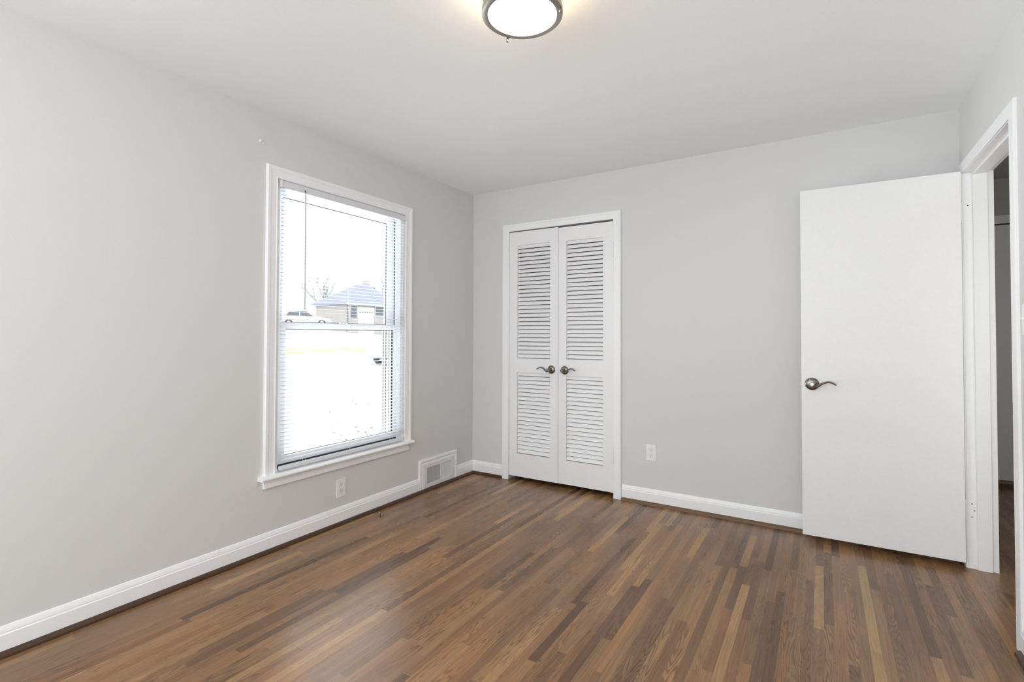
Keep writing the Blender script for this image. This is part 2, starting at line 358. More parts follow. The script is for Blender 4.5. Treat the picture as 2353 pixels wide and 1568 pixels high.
box(bm, -0.05, -0.012, WY0 + 0.01, WY0 + 0.028, WZ0, WZ1 - 0.01); box(bm, -0.05, -0.012, WY1 - 0.028, WY1 - 0.01, WZ0, WZ1 - 0.01); box(bm, -0.05, -0.012, WY0 + 0.01, WY1 - 0.01, WZ1 - 0.03, WZ1 - 0.01)
box(bm, -0.18, -0.05, WY0, WY1, 0.395, 0.428)
obj('jamb', bm, M_TRIM, win)
bm = BM()
for xx in (-0.143, -0.0975): box(bm, xx, xx + 0.006, WY1 - 0.0145, WY1 - 0.0118, 0.43, WZ1 - 0.012)
box(bm, -0.058, -0.052, WY0 + 0.02, WY1 - 0.02, 0.428, 0.453)  # dark strip standing in for the shaded gap under the lower sash
for xa, xb in ((-0.0885, -0.0845), (-0.062, -0.0505)): box(bm, xa, xb, WY1 - 0.0145, WY1 - 0.0118, 1.275, WZ1 - 0.03)
obj('weatherstrip_and_gap_shade', bm, M_GASK, win)
bm = BM()
for ya, yb in ((-0.925, -0.893),): box(bm, -0.156, -0.146, ya, yb, 0.43, 1.25)
sf = obj('screen_frame', bm, M_TRIM, win)
for ya in (-0.925, -0.8995):
    bm = BM(); box(bm, -0.1465, -0.144, ya, ya + 0.006, 0.44, 1.24); obj('screen_spline', bm, M_GASK, sf)
def sash(name, x0, x1, y0, y1, z0, z1, sl, sr, rb, rt, gr=0.0):
    bm = BM()
    box(bm, x0, x1, y0, y0 + sl, z0, z1); box(bm, x0, x1, y1 - sr, y1, z0, z1)
    box(bm, x0 + .001, x1 - .001, y0 + sl, y1 - sr, z0, z0 + rb); box(bm, x0 + .001, x1 - .001, y0 + sl, y1 - sr, z1 - rt, z1)
    s = obj(name, bm, M_TRIM, win, bevel=0.0015)
    xm = (x0 + x1) / 2
    bm = BM(); box(bm, xm - 0.002, xm + 0.002, y0 + sl - 0.004, y1 - sr + 0.004, z0 + rb - 0.004, z1 - rt + 0.004); obj('glass_pane', bm, M_GLASS, s)
    bm = BM(); g = 0.004
    casing(bm, [(0, 0.003), (0, 0.0065), (-g, 0.0065), (-g, 0.003)], y0 + sl, y1 - sr, z0 + rb, z1 - rt, lambda a, b, h: (xm + h, a, b), closed=True)
    if gr: box(bm, xm + 0.003, xm + 0.0064, y1 - sr - gr, y1 - sr, z0 + rb, z1 - rt)
    obj('glazing_gasket', bm, M_GASK, s)
    return s
sash('lower_sash', -0.088, -0.055, WY0 + 0.014, WY1 - 0.014, 0.453, 1.272, 0.088, 0.036, 0.044, 0.036, 0.012)
sash('upper_sash', -0.126, -0.092, WY0 + 0.014, WY1 - 0.014, 1.240, WZ1 - 0.013, 0.09, 0.068, 0.036, 0.052)
bm = BM(); box(bm, -0.055, -0.040, -1.40, -1.335, 1.272, 1.281); box(bm, -0.050, -0.044, -1.39, -1.35, 1.281, 1.289)
obj('sash_lock', bm, M_PLAS, win, bevel=0.002)

# mini blind, fully lowered with open slats
bl = thing('window_blind', (0.008, -1.36, 0.437), 'white mini blind lowered over the window with slats open', 'blind')
BY0, BY1 = -1.848, -0.868
bm = BM(); box(bm, -0.010, 0.018, BY0 - 0.012, BY1 + 0.004, 2.042, 2.076); box(bm, -0.011, 0.0195, BY0 - 0.013, BY1 + 0.005, 2.039, 2.044)
hr = obj('headrail', bm, M_BLIND, bl, bevel=0.002)
for y0, y1 in ((BY0 - 0.016, BY0 - 0.010), (BY1 + 0.003, BY1 + 0.008)):
    bm = BM(); box(bm, -0.008, 0.021, y0, y1, 2.040, 2.080); obj('end_bracket', bm, M_PLAS, hr)
bm = BM()
def slat(z):
    rows = []
    for i in range(5):
        u = -0.0125 + 0.025 * i / 4; zz = z + 0.0022 * (1 - (u / 0.0125) ** 2) - u * 0.06
        rows.append((0.006 + u, zz))
    top = [[bm.verts.new((x, y, zz + 0.00035)) for x, zz in rows] for y in (BY0, BY1)]
    bot = [[bm.verts.new((x, y, zz - 0.00035)) for x, zz in rows] for y in (BY0, BY1)]
    for i in range(4):
        bm.faces.new([top[0][i], top[0][i + 1], top[1][i + 1], top[1][i]]); bm.faces.new([bot[0][i], bot[1][i], bot[1][i + 1], bot[0][i + 1]])
    for s in (0, 4): bm.faces.new([top[0][s], top[1][s], bot[1][s], bot[0][s]])
zs = []; z = 2.022
while z > 0.478: zs.append(z); z -= 0.0222
for z in zs: slat(z)
obj('slats', bm, M_BLIND, bl, smooth=True)
bm = BM(); prism(bm, [(-0.005, 0.437), (0.017, 0.437), (0.020, 0.441), (0.020, 0.453), (0.015, 0.458), (-0.003, 0.458), (-0.008, 0.453), (-0.008, 0.441)], BY0, BY1, lambda a, b, d: (a, d, b))
br = obj('bottom_rail', bm, M_BLIND, bl, bevel=0.001)
for y in (-1.69, -1.365, -0.985):
    bm = BM(); box(bm, 0.0, 0.0125, y - 0.010, y + 0.010, 0.4325, 0.438); obj('cord_button', bm, M_PLAS, br)
for y in (-1.69, -1.365, -0.985):
    bm = BM()
    for x in (0.0195, -0.0075): box(bm, x - 0.0006, x + 0.0006, y - 0.0008, y + 0.0008, 0.455, 2.045)
    for z in zs: box(bm, -0.0075, 0.0195, y - 0.0005, y + 0.0005, z - 0.0020, z - 0.0014)
    obj('ladder_cord', bm, M_CORD, bl)
bm = BM(); tube(bm, [(0.024, -1.712, 2.040), (0.026, -1.712, 2.02), (0.027, -1.712, 1.36), (0.027, -1.712, 1.348)], [0.0028, 0.0042, 0.0042, 0.0052], 6); wd = obj('tilt_wand', bm, M_WAND, bl)
bm = BM(); tube(bm, [(0.016, -1.712, 2.056), (0.024, -1.712, 2.050), (0.024, -1.712, 2.036)], 0.003, 6); obj('wand_hook', bm, M_GASK, wd)
for k, y in enumerate((-0.955, -0.945)):
    bm = BM(); tube(bm, [(0.0225, y, 2.045), (0.0225, y, 1.0 - 0.03 * k)], 0.0011, 5); c_ = obj('lift_cord', bm, M_CORD, bl)
    bm = BM(); lathe(bm, [(0, 0.0), (0.004, 0.002), (0.005, 0.02), (0.002, 0.03), (0, 0.031)], Matrix.Translation((0.0225, y, 0.97 - 0.03 * k)), 10); obj('cord_tassel', bm, M_PLAS, c_, smooth=True)

# ------------------------------------------------------------------ baseboards and shoe moulding
PB = [(0, 0.012), (0.0135, 0.012), (0.0135, 0.079), (0.0105, 0.083), (0.0105, 0.089), (0.008, 0.098), (0.004, 0.108), (0, 0.110)]
def strip(bm, prof, fn, t0, t1, m0=0, m1=0):
    """prof (h,z) along t0..t1; m = mitre sign at each end"""
    A = [bm.verts.new(fn(t0 + m0 * h, z, h)) for h, z in prof]; B = [bm.verts.new(fn(t1 + m1 * h, z, h)) for h, z in prof]
    n = len(prof)
    for i in range(n): bm.faces.new([A[i], B[i], B[(i + 1) % n], A[(i + 1) % n]])
    bm.faces.new(A); bm.faces.new(B[::-1])
RY0, RY1, RZ1 = -0.648, -0.282, 0.198        # register surround
bm = BM()
strip(bm, PB, fnL, YF, RY0 - 0.046); strip(bm, PB, fnL, RY1 + 0.046, 0, 0, -1)
casing(bm, [(0, 0.0), (0, 0.0135), (0.013, 0.0135), (0.015, 0.0105), (0.022, 0.0105), (0.030, 0.015), (0.042, 0.015), (0.046, 0.012), (0.046, 0.0)], RY0, RY1, 0.012, RZ1, fnL)
struct('baseboard_left', bm, M_TRIM, 'white baseboard along the left wall stepping up around the floor register', 'baseboard')
bm = BM(); strip(bm, PB, fnB, 0, 0.316, 1, 0); strip(bm, PB, fnB, 1.358, WX, 0, -1)
struct('baseboard_back', bm, M_TRIM, 'white baseboard along the back wall on both sides of the closet', 'baseboard')
bm = BM(); strip(bm, PB, fnR, YF, -0.946)
struct('baseboard_right', bm, M_TRIM, 'white baseboard on the right wall by the doorway', 'baseboard')
SH = [(0.0135 + 0.019 * math.cos(a), 0.0215 * math.sin(a)) for a in [math.radians(9 * k) for k in range(11)]]
SH = [(0, 0)] + [SH[0]] + SH[1:] + [(0, 0.0215)]
bm = BM(); strip(bm, SH, fnL, YF, 0, 0, -1)
struct('trim_1', bm, M_SHOE, 'dark brown quarter round moulding along the foot of the left wall', 'moulding', smooth=True)
bm = BM(); strip(bm, SH, fnB, 0, 0.314, 1, 0)
struct('trim_2', bm, M_SHOE, 'short dark brown quarter round moulding between room corner and closet casing', 'moulding', smooth=True)
bm = BM(); strip(bm, SH, fnB, 1.360, WX, 0, -1)
struct('trim_3', bm, M_SHOE2, 'brown quarter round moulding on the back wall between closet and open door', 'moulding', smooth=True)
bm = BM(); strip(bm, SH, fnR, YF, -0.948)
struct('trim_4', bm, M_SHOE, 'dark quarter round moulding on the right wall at the picture edge', 'moulding', smooth=True)

# ------------------------------------------------------------------ floor register
reg = thing('wall_register', (0, -0.465, 0.0215), 'white metal heating register set into the baseboard by the corner', 'register')
ra, rb_, rc, rd = RY0 + 0.002, RY1 - 0.002, 0.0225, RZ1 - 0.002
oa, ob, oc, od = -0.612, -0.308, 0.054, 0.174
bm = BM(); box(bm, 0.001, 0.0165, ra, oa, rc, rd); box(bm, 0.001, 0.0165, ob, rb_, rc, rd); box(bm, 0.001, 0.0162, oa, ob, rc, oc); box(bm, 0.001, 0.0162, oa, ob, od, rd)
box(bm, 0.001, 0.0160, -0.452, -0.444, oc, od)
obj('faceplate', bm, M_VENT, reg, bevel=0.0015)
bm = BM(); box(bm, 0.0008, 0.0016, oa, ob, oc, od); obj('duct_shade_sheet', bm, M_DARK, reg)  # flat dark sheet in place of the shaded duct opening
bm = BM()
for k in range(26):
    y = oa + 0.006 + k * (ob - oa - 0.012) / 25
    if abs(y + 0.448) < 0.006: continue
    a = math.radians(-13 if y < -0.448 else 30)
    box(bm, -0.0055, 0.0055, -0.0007, 0.0007, oc, od, 0, Matrix.Translation((0.0085, y, 0)) @ Matrix.Rotation(a, 4, 'Z'))
obj('fins', bm, M_VENT, reg)
bm = BM(); box(bm, 0.0165, 0.028, -0.296, -0.291, 0.118, 0.123); obj('lever', bm, M_VENT, reg)

# ------------------------------------------------------------------ closet
PROF_CAS = [(0, 0.0), (0, 0.014), (0.004, 0.017), (0.040, 0.017), (0.044, 0.021), (0.056, 0.021), (0.060, 0.016), (0.060, 0.0)]
bm = BM(); casing(bm, PROF_CAS, CX0 + 0.002, CX1 - 0.002, 0, CZ1 - 0.004, fnB)
struct('trim_5', bm, M_TRIM, 'white casing framing the louvered closet doors', 'casing', bevel=0.001)
bm = BM(); box(bm, CX0 - 0.02, CX0 + 0.001, 0.03, 0.119, 0, CZ1); box(bm, CX1 - 0.001, CX1 + 0.02, 0.03, 0.119, 0, CZ1); box(bm, CX0, CX1, 0.04, 0.119, CZ1 - 0.001, CZ1 + 0.02)
struct('trim_6', bm, M_TRIM, 'closet jamb hidden behind the louvered doors', 'jamb')
def lever_handle(parent, M, flip, rose_r=0.034, keyhole=False, length=0.105):
    """local frame: x along the door, y up, z out of the door; flip=-1 lever points to -x"""
    bm = BM(); lathe(bm, [(0, 0), (rose_r, 0), (rose_r, 0.003), (rose_r * 0.93, 0.0065), (rose_r * 0.62, 0.0105), (0.0135, 0.0125), (0, 0.0125)], M, 40)
    rs = obj('rosette', bm, M_NICK, parent, smooth=True)
    bm = BM(); lathe(bm, [(0.0118, 0.010), (0.0118, 0.040), (0.0142, 0.046), (0.0142, 0.058), (0.0118, 0.062), (0, 0.0628)], M, 28)
    pts, rad, ov = [], [], []
    n = 18
    for i in range(n + 1):
        t = i / n
        X = length * t; Y = -0.006 - 0.007 * math.sin(math.pi * min(1, t / 0.35)) * (1 if t < .35 else 0) + 0.023 * (0.5 - 0.5 * math.cos(math.pi * min(1.0, max(0, (t - 0.12) / 0.58)))) - 0.016 * max(0, (t - 0.72) / 0.28) ** 1.6
        Z = 0.054 - 0.012 * math.sin(math.pi * t * 0.9)
        pts.append(M @ Vector((flip * X, Y, Z))); rad.append((0.0088 - 0.0016 * t) if t < 0.93 else 0.0073 * (1 - 0.45 * (t - .93) / .07)); ov.append(0.82 - 0.14 * t)
    tube(bm, pts, rad, 10, (M.to_3x3() @ Vector((0, 1, 0)), ov))
    lv = obj('lever', bm, M_NICK, parent, smooth=True)
    if keyhole:
        bm = BM(); lathe(bm, [(0.0075, 0.0626), (0.0075, 0.0642), (0.0040, 0.0645), (0.0035, 0.0632), (0, 0.0632)], M, 20); obj('privacy_button', bm, M_STEEL, lv, smooth=True)
    return rs
MB = Matrix(((1, 0, 0, 0), (0, 0, -1, 0), (0, 1, 0, 0), (0, 0, 0, 1)))      # x->x, y->z, z->-y
def louver_leaf(name, label, x0, x1, z0, z1, lx0, lx1, up, lo, hinge_side, knob, flip):
    t = thing(name, ((x0 if hinge_side < 0 else x1), 0.012, 0), label, 'closet door', kind='structure')
    yf, yb = -0.006, 0.027
    bm = BM()
    box(bm, x0, lx0, yf, yb, z0, z1); box(bm, lx1, x1, yf, yb, z0, z1)
    e = 0.0004
    box(bm, lx0, lx1, yf, yb - e, z0, lo[0]); box(bm, lx0, lx1, yf, yb - e, lo[1], up[0]); box(bm, lx0, lx1, yf, yb - e, up[1], z1)
    obj('door_frame', bm, M_DOOR, t)
    for a, b in (up, lo):
        bm = BM(); n = round((b - a) / 0.0338); p = (b - a) / n
        for k in range(n):
            zc = a + p * (k + 0.5)
            M = Matrix.Translation(((lx0 + lx1) / 2, 0.0105, zc + 0.002)) @ Matrix.Rotation(math.radians(-25), 4, 'X')
            hw = (lx1 - lx0) / 2 - 0.0005
            prism(bm, [(-0.0030, -0.0142), (-0.0016, -0.0156), (0.0016, -0.0156), (0.0030, -0.0142), (0.0030, 0.0142), (0.0016, 0.0156), (-0.0016, 0.0156), (-0.0030, 0.0142)], -hw, hw, lambda yy, zz, d: M @ Vector((d, yy, zz)))
        obj('louvers', bm, M_DOOR, t)
    hd = thing('door_handle', (knob[0], yf, knob[1]), None, None); hd.parent = t
    hd.location = Vector((knob[0], yf, knob[1])) - ORG[t.name]
    lever_handle(hd, Matrix.Translation((knob[0], yf, knob[1])) @ MB, flip, 0.033, length=0.108)
    hx = x0 - 0.002 if hinge_side < 0 else x1 + 0.001
    for zc in (1.845, 0.313):
        bm = BM()
        for i, (za, zb) in enumerate(((-0.049, -0.02), (-0.019, 0.019), (0.02, 0.049))):
            lathe(bm, [(0, za), (0.0058, za), (0.0058, zb), (0, zb)], Matrix.Translation((hx, -0.0215, zc)), 14)
        lathe(bm, [(0, -0.055), (0.004, -0.053), (0.0045, -0.049), (0.0045, 0.049), (0.004, 0.053), (0, 0.055)], Matrix.Translation((hx, -0.0215, zc)), 12)
        s = 1 if hinge_side < 0 else -1
        xs = sorted((hx, hx + s * 0.006)); box(bm, xs[0], xs[1], -0.021, yf + 0.001, zc - 0.048, zc + 0.048)
        obj('hinge', bm, M_TRIM, t, smooth=True)
    return t
louver_leaf('door_1', 'left white louvered closet door leaf with dark lever pointing left', 0.381, 0.8345, 0.036, 2.064, 0.458, 0.764, (1.012, 1.952), (0.225, 0.896), -1, (0.777, 0.929), -1)
louver_leaf('door_2', 'right white louvered closet door leaf with dark lever pointing right', 0.8385, 1.2925, 0.038, 2.058, 0.908, 1.212, (1.016, 1.948), (0.223, 0.886), 1, (0.894, 0.928), 1)

# ------------------------------------------------------------------ open door and doorway
PROF_D = [(0, 0.0), (0, 0.010), (0.005, 0.012), (0.052, 0.012), (0.060, 0.010), (0.060, 0.0)]
bm = BM(); casing(bm, PROF_D, DY0 + 0.003, DY1 - 0.004, 0, DZ1 - 0.006, fnR)
struct('trim_7', bm, M_TRIM, 'white casing around the open doorway in the right wall', 'casing', bevel=0.001)
jb = thing('trim_8', (3.31, -0.47, 0), 'white door jamb with stop inside the right hand doorway', 'jamb', kind='structure')
bm = BM()
JX0, JX1 = WX - 0.004, 3.372
box(bm, JX0, JX1, DY1 - 0.006, DY1 + 0.01, 0, DZ1); box(bm, JX0, JX1, DY0 - 0.01, DY0 + 0.006, 0, DZ1); box(bm, JX0 + .0005, JX1 - .0005, DY0 + 0.006, DY1 - 0.006, DZ1 - 0.008, DZ1 + 0.006)
obj('jamb_lining', bm, M_TRIM, jb, bevel=0.001)
bm = BM()
sx0, sx1 = WX + 0.033, WX + 0.090
box(bm, sx0, sx1, DY1 - 0.018, DY1 - 0.006, 0, DZ1 - 0.008); box(bm, sx0, sx1, DY0 + 0.006, DY0 + 0.018, 0, DZ1 - 0.008); box(bm, sx0 + .0004, sx1 - .0004, DY0 + 0.018, DY1 - 0.018, DZ1 - 0.020, DZ1 - 0.008)
obj('door_stop_strip', bm, M_TRIM, jb, bevel=0.0012)
bm = BM(); box(bm, WX - 0.002, WX + 0.028, DY0 + 0.006, DY0 + 0.0075, 0.885, 0.955)
tube(bm, [(WX + 0.002, DY0 + 0.007, 0.92), (WX - 0.008, DY0 + 0.008, 0.92), (WX - 0.014, DY0 + 0.004, 0.92)], 0.0015, 6, (Vector((0, 1, 0)), [1, 1, 1]))
box(bm, WX - 0.013, WX - 0.002, DY0 + 0.0062, DY0 + 0.0078, 0.90, 0.94)
obj('strike_plate', bm, M_NICK, jb)
PV = Vector((3.243, -0.094, 0))
d3 = thing('door_3', PV, 'plain white flush door standing open against the back wall', 'door', kind='structure')
bm = BM(); box(bm, 2.508, 3.2375, -0.130, -0.095, 0.036, 2.066); obj('door_slab', bm, M_DOOR, d3, bevel=0.0015)
hd = bpy.data.objects.new('door_handle', None); COL.objects.link(hd); hd.parent = d3; ORG[hd.name] = Vector((2.562, -0.130, 0.922)); hd.location = ORG[hd.name] - PV
lever_handle(hd, Matrix.Translation((2.562, -0.130, 0.922)) @ MB, 1, 0.0365, True, 0.118)
bm = BM(); lathe(bm, [(0, 0), (0.034, 0), (0.034, 0.003), (0.02, 0.0105), (0.0125, 0.0125), (0.0125, 0.04), (0.014, 0.046), (0.0125, 0.058), (0, 0.059)], Matrix.Translation((2.562, -0.095, 0.922)) @ Matrix.Rotation(math.radians(-90), 4, 'X'), 28); obj('rear_rosette', bm, M_NICK, hd, smooth=True)
bm = BM(); box(bm, 2.5065, 2.5085, -0.124, -0.101, 0.890, 0.952); prism(bm, [(-0.119, 2.4965), (-0.106, 2.5075), (-0.119, 2.5075)], 0.911, 0.931, lambda a, b, d: (b, a, d)); obj('latch', bm, M_NICK, d3)
for zc, full in ((1.856, True), (0.30, False)):
    bm = BM()
    lathe(bm, [(0, -0.052), (0.0045, -0.051), (0.0058, -0.047), (0.0058, 0.047), (0.0045, 0.051), (0, 0.052)], Matrix.Translation((3.2435, -0.0915, zc)), 14)
    hg = obj('hinge', bm, M_TRIM, d3, smooth=True)
for zc in (1.856, 0.30):
    bm = BM(); box(bm, 3.253, 3.287, DY1 - 0.0082, DY1 - 0.0058, zc - 0.048, zc + 0.048)
    hl = obj('hinge_leaf', bm, M_TRIM, jb, bevel=0.0008)
    for dz, dx in ((0.034, 0.012), (0.0, 0.021), (-0.034, 0.012)):
        bm = BM(); lathe(bm, [(0, 0.0), (0.0034, 0.0), (0.0034, 0.0012), (0, 0.0014)], Matrix.Translation((3.258 + dx, DY1 - 0.0080, zc + dz)) @ Matrix.Rotation(math.radians(90), 4, 'X'), 12)
        obj('screw', bm, M_SLOT if (zc > 1 and dz > 0.01) else M_TRIM if zc > 1 else M_RING, hl, smooth=True)
d3.rotation_euler.z = math.radians(1.1)

# light switch on the right wall at the picture edge
sw = thing('light_switch', (WX, -1.02, 1.266), 'white light switch plate at the right picture edge beside the doorway', 'switch')
bm = BM(); box(bm, WX - 0.006, WX, -1.055, -0.985, 1.209, 1.323); obj('cover_plate', bm, M_PLAS, sw, bevel=0.003)
bm = BM(); box(bm, WX - 0.008, WX - 0.0055, -1.025, -1.015, 1.254, 1.278); box(bm, WX - 0.018, WX - 0.0075, -1.0235, -1.0165, 1.266, 1.274); obj('toggle', bm, M_PLAS, sw)

# ------------------------------------------------------------------ wall outlets
def outlet(M, loc, label):
    t = thing('wall_outlet', loc, label, 'outlet', group='wall outlets')
    def part(name, bm, m, p, **k): bmesh.ops.transform(bm, matrix=M, verts=bm.verts); return obj(name, bm, m, p, **k)
    bm = BM(); prism(bm, [(-0.035, -0.057), (0.035, -0.057), (0.035, 0.057), (-0.035, 0.057)], 0.0, 0.0055, lambda a, b, d: (a, b, d))
    part('cover_plate', bm, M_PLAS, t, bevel=0.003)
    for s in (1, -1):
        bm = BM(); cy = s * 0.0195; pts = []
        for k in range(28):
            a = 2 * math.pi * k / 28; pts.append((0.0170 * math.cos(a), cy + max(-0.0135, min(0.0135, 0.0170 * math.sin(a)))))
        prism(bm, pts, 0.0052, 0.0072, lambda a, b, d: (a, b, d)); r = part('receptacle', bm, M_PLAS, t)
        bm = BM()
        for q in range(28):
            pass
        box(bm, -0.0078, -0.0058, cy - 0.001, cy + 0.008, 0.0070, 0.0075); box(bm, 0.0054, 0.0074, cy, cy + 0.007, 0.0070, 0.0075)
        lathe(bm, [(0, 0.0070), (0.0024, 0.0070), (0.0024, 0.0075), (0, 0.0075)], Matrix.Translation((0, cy - 0.007, 0)), 12)
        part('slots', bm, M_SLOT, r)
        bm = BM(); ring = [(px * 1.045, cy + (py - cy) * 1.05) for px, py in pts]
        prism(bm, ring, 0.0054, 0.0057, lambda a, b, d: (a, b, d)); part('gap', bm, mat('shadow_gap', (0.35, 0.35, 0.35), 0.8) if 'shadow_gap' not in bpy.data.materials else bpy.data.materials['shadow_gap'], r)
    bm = BM(); lathe(bm, [(0, 0.0054), (0.0030, 0.0054), (0.0026, 0.0066), (0, 0.0068)], None, 14); part('screw', bm, M_PLAS, t)
ML = Matrix(((0, 0, 1, 0), (1, 0, 0, -1.417), (0, 1, 0, 0.2275), (0, 0, 0, 1)))
outlet(ML, (0, -1.417, 0.2275), 'white outlet on the left wall under the window')
MBk = Matrix(((1, 0, 0, 1.5715), (0, 0, -1, 0), (0, 1, 0, 0.367), (0, 0, 0, 1)))
outlet(MBk, (1.5715, 0, 0.367), 'white outlet on the back wall right of the closet')

# ------------------------------------------------------------------ ceiling light
LC = (1.724, -2.074)
cl = thing('ceiling_light', (LC[0], LC[1], H), 'round flush ceiling light with nickel ring and glowing white glass', 'ceiling light')
T = Matrix.Translation((LC[0], LC[1], 0))
M_LBOT = mat('lit_diffuser', (0.9, 0.88, 0.84), 0.4, emit=((1.0, 0.96, 0.90), 17.0))
M_LSIDE = mat('lit_drum_glass', (0.9, 0.86, 0.78), 0.4, emit=((1.0, 0.78, 0.48), 10.0))
bm = BM(); lathe(bm, [(0, H - 0.001), (0.146, H - 0.001), (0.1475, H - 0.004), (0.1475, H - 0.028), (0.144, H - 0.030), (0, H - 0.030)], T, 96); obj('canopy', bm, M_RING, cl, smooth=True)
bm = BM(); lathe(bm, [(0.1335, H - 0.029), (0.1335, H - 0.092), (0.130, H - 0.092), (0.130, H - 0.029), (0.1335, H - 0.029)], T, 96); obj('drum_glass', bm, M_LSIDE, cl, smooth=True)
bm = BM(); lathe(bm, [(0, H - 0.1085), (0.06, H - 0.108), (0.105, H - 0.1075), (0.1235, H - 0.106), (0.1235, H - 0.101), (0, H - 0.101)], T, 96); obj('diffuser', bm, M_LBOT, cl, smooth=True)
bm = BM(); lathe(bm, [(0.1205, H - 0.1075), (0.1205, H - 0.1105), (0.1225, H - 0.112), (0.139, H - 0.111), (0.1425, H - 0.108), (0.1425, H - 0.092), (0.140, H - 0.090), (0.126, H - 0.090), (0.126, H - 0.100), (0.1205, H - 0.1075)], T, 96); rg = obj('ring', bm, M_RING, cl, smooth=True)
for ang in (math.atan2(-1.995 + 2.074, 1.615 - 1.724), math.atan2(-2.045 + 2.074, 1.862 - 1.724), math.radians(-96)):
    bm = BM(); lathe(bm, [(0, -0.012), (0.0040, -0.0115), (0.0048, -0.009), (0.0040, -0.002), (0.0030, 0.004), (0.0030, 0.018), (0, 0.018)], Matrix.Translation((LC[0] + 0.139 * math.cos(ang), LC[1] + 0.139 * math.sin(ang), H - 0.116)), 16)
    obj('finial', bm, M_NICK, rg, smooth=True)

# ------------------------------------------------------------------ small things
bm = BM(); lathe(bm, [(0, 0), (0.0042, 0), (0.0042, 0.026), (0.0068, 0.027), (0.0070, 0.034), (0.0045, 0.038), (0, 0.0385)], Matrix.Translation((0.133, -1.208, 0)), 16)
tag(obj('floor_pin', bm, M_NICK, None, (0.133, -1.208, 0), smooth=True), 'small upright metal pin in the floor near the left baseboard', 'pin')
M_CHIP = mat('pale_wood_chip', (0.55, 0.42, 0.31), 0.6)
for (x, y, a, s, lb) in ((0.294, -0.694, 0.3, 1.3, 'pale wood fleck on the floor near the room corner'), (2.70, -0.72, 1.1, 0.9, 'tiny pale fleck on the floor in front of the open door')):
    bm = BM(); prism(bm, [(-0.008 * s, -0.002), (-0.002, -0.0045 * s), (0.007 * s, -0.002), (0.008 * s, 0.002), (0.001, 0.004 * s), (-0.006 * s, 0.003)], 0.0, 0.0018, lambda p, q, d: (x + p * math.cos(a) - q * math.sin(a), y + p * math.sin(a) + q * math.cos(a), d))
    tag(obj('wood_fleck', bm, M_CHIP, None, (x, y, 0)), lb, 'fleck')
bm = BM(); lathe(bm, [(0, 0), (0.007, 0), (0.008, 0.004), (0.005, 0.008), (0, 0.009)], Matrix.Translation((0, -1.982, 2.266)) @ Matrix.Rotation(math.radians(90), 4, 'Y'), 14)
tube(bm, [(0.003, -1.972, 2.262), (0.006, -1.966, 2.258), (0.003, -1.960, 2.254)], 0.003, 6)
tag(obj('wall_plug', bm, M_PLAS, None, (0, -1.982, 2.266), smooth=True), 'tiny white plug in the left wall above the window corner', 'wall plug')

# ------------------------------------------------------------------ outdoors, seen through the window
def terrain(x, y=30.0):
    base = -0.5 + 0.0525 * max(0.0, min(-x, 34.0) - 3.0)
    return base + 0.09 * max(0.0, min(12.0, 33.0 - y)) * max(0.0, min(1.0, (-x - 30.0) / 6.0))
M_PAVE = mat('pale_paving', (0.72, 0.72, 0.71), 0.9); M_GRASS = mat('winter_lawn', (0.40, 0.44, 0.20), 0.95, patch=((0.62, 0.60, 0.50), 0.9))
M_ROOF = mat('slate_blue_roof', (0.27, 0.29, 0.37), 0.85); M_BRICK = mat('pale_brick', (0.42, 0.39, 0.37), 0.9); M_WHITE = mat('white_siding', (0.8, 0.8, 0.8), 0.7)
M_PANE = mat('dark_house_window', (0.13, 0.14, 0.16), 0.4); M_BARK = mat('grey_bark', (0.34, 0.335, 0.33), 0.95); M_LEAF = mat('dry_leaf', (0.22, 0.19, 0.13), 0.9)
M_CARP = mat('silver_car_paint', (0.56, 0.58, 0.60), 0.35); M_TYRE = mat('tyre_rubber', (0.08, 0.08, 0.08), 0.8)
def ground(name, xa, xb, m, label, cat, dz=0.0):
    bm = BM(); n, k = 10, 25
    xs = [xa + (xb - xa) * i / n for i in range(n + 1)]; ys = [-30 + 4.0 * j for j in range(k + 1)]
    T_ = [[bm.verts.new((x, y, terrain(x, y) + dz)) for x in xs] for y in ys]; B_ = [[bm.verts.new((x, y, terrain(x, y) - 0.3)) for x in xs] for y in ys]
    for j in range(k):
        for i in range(n):
            bm.faces.new([T_[j][i], T_[j][i + 1], T_[j + 1][i + 1], T_[j + 1][i]]); bm.faces.new([B_[j][i], B_[j + 1][i], B_[j + 1][i + 1], B_[j][i + 1]])
        for i in (0, n): bm.faces.new([T_[j][i], T_[j + 1][i], B_[j + 1][i], B_[j][i]])
    for j in (0, k):
        for i in range(n): bm.faces.new([T_[j][i], B_[j][i], B_[j][i + 1], T_[j][i + 1]])
    tag(obj(name, bm, m), label, cat, None, 'structure')
ground('driveway', -0.3, -18.6, M_PAVE, 'pale sunlit paving outside the window', 'ground')
ground('lawn', -18.6, -21.5, M_GRASS, 'yellow green lawn strip outside seen through the lower sash', 'lawn', 0.02)
ground('yard', -21.5, -60, M_PAVE, 'pale ground around the house across the street', 'ground')

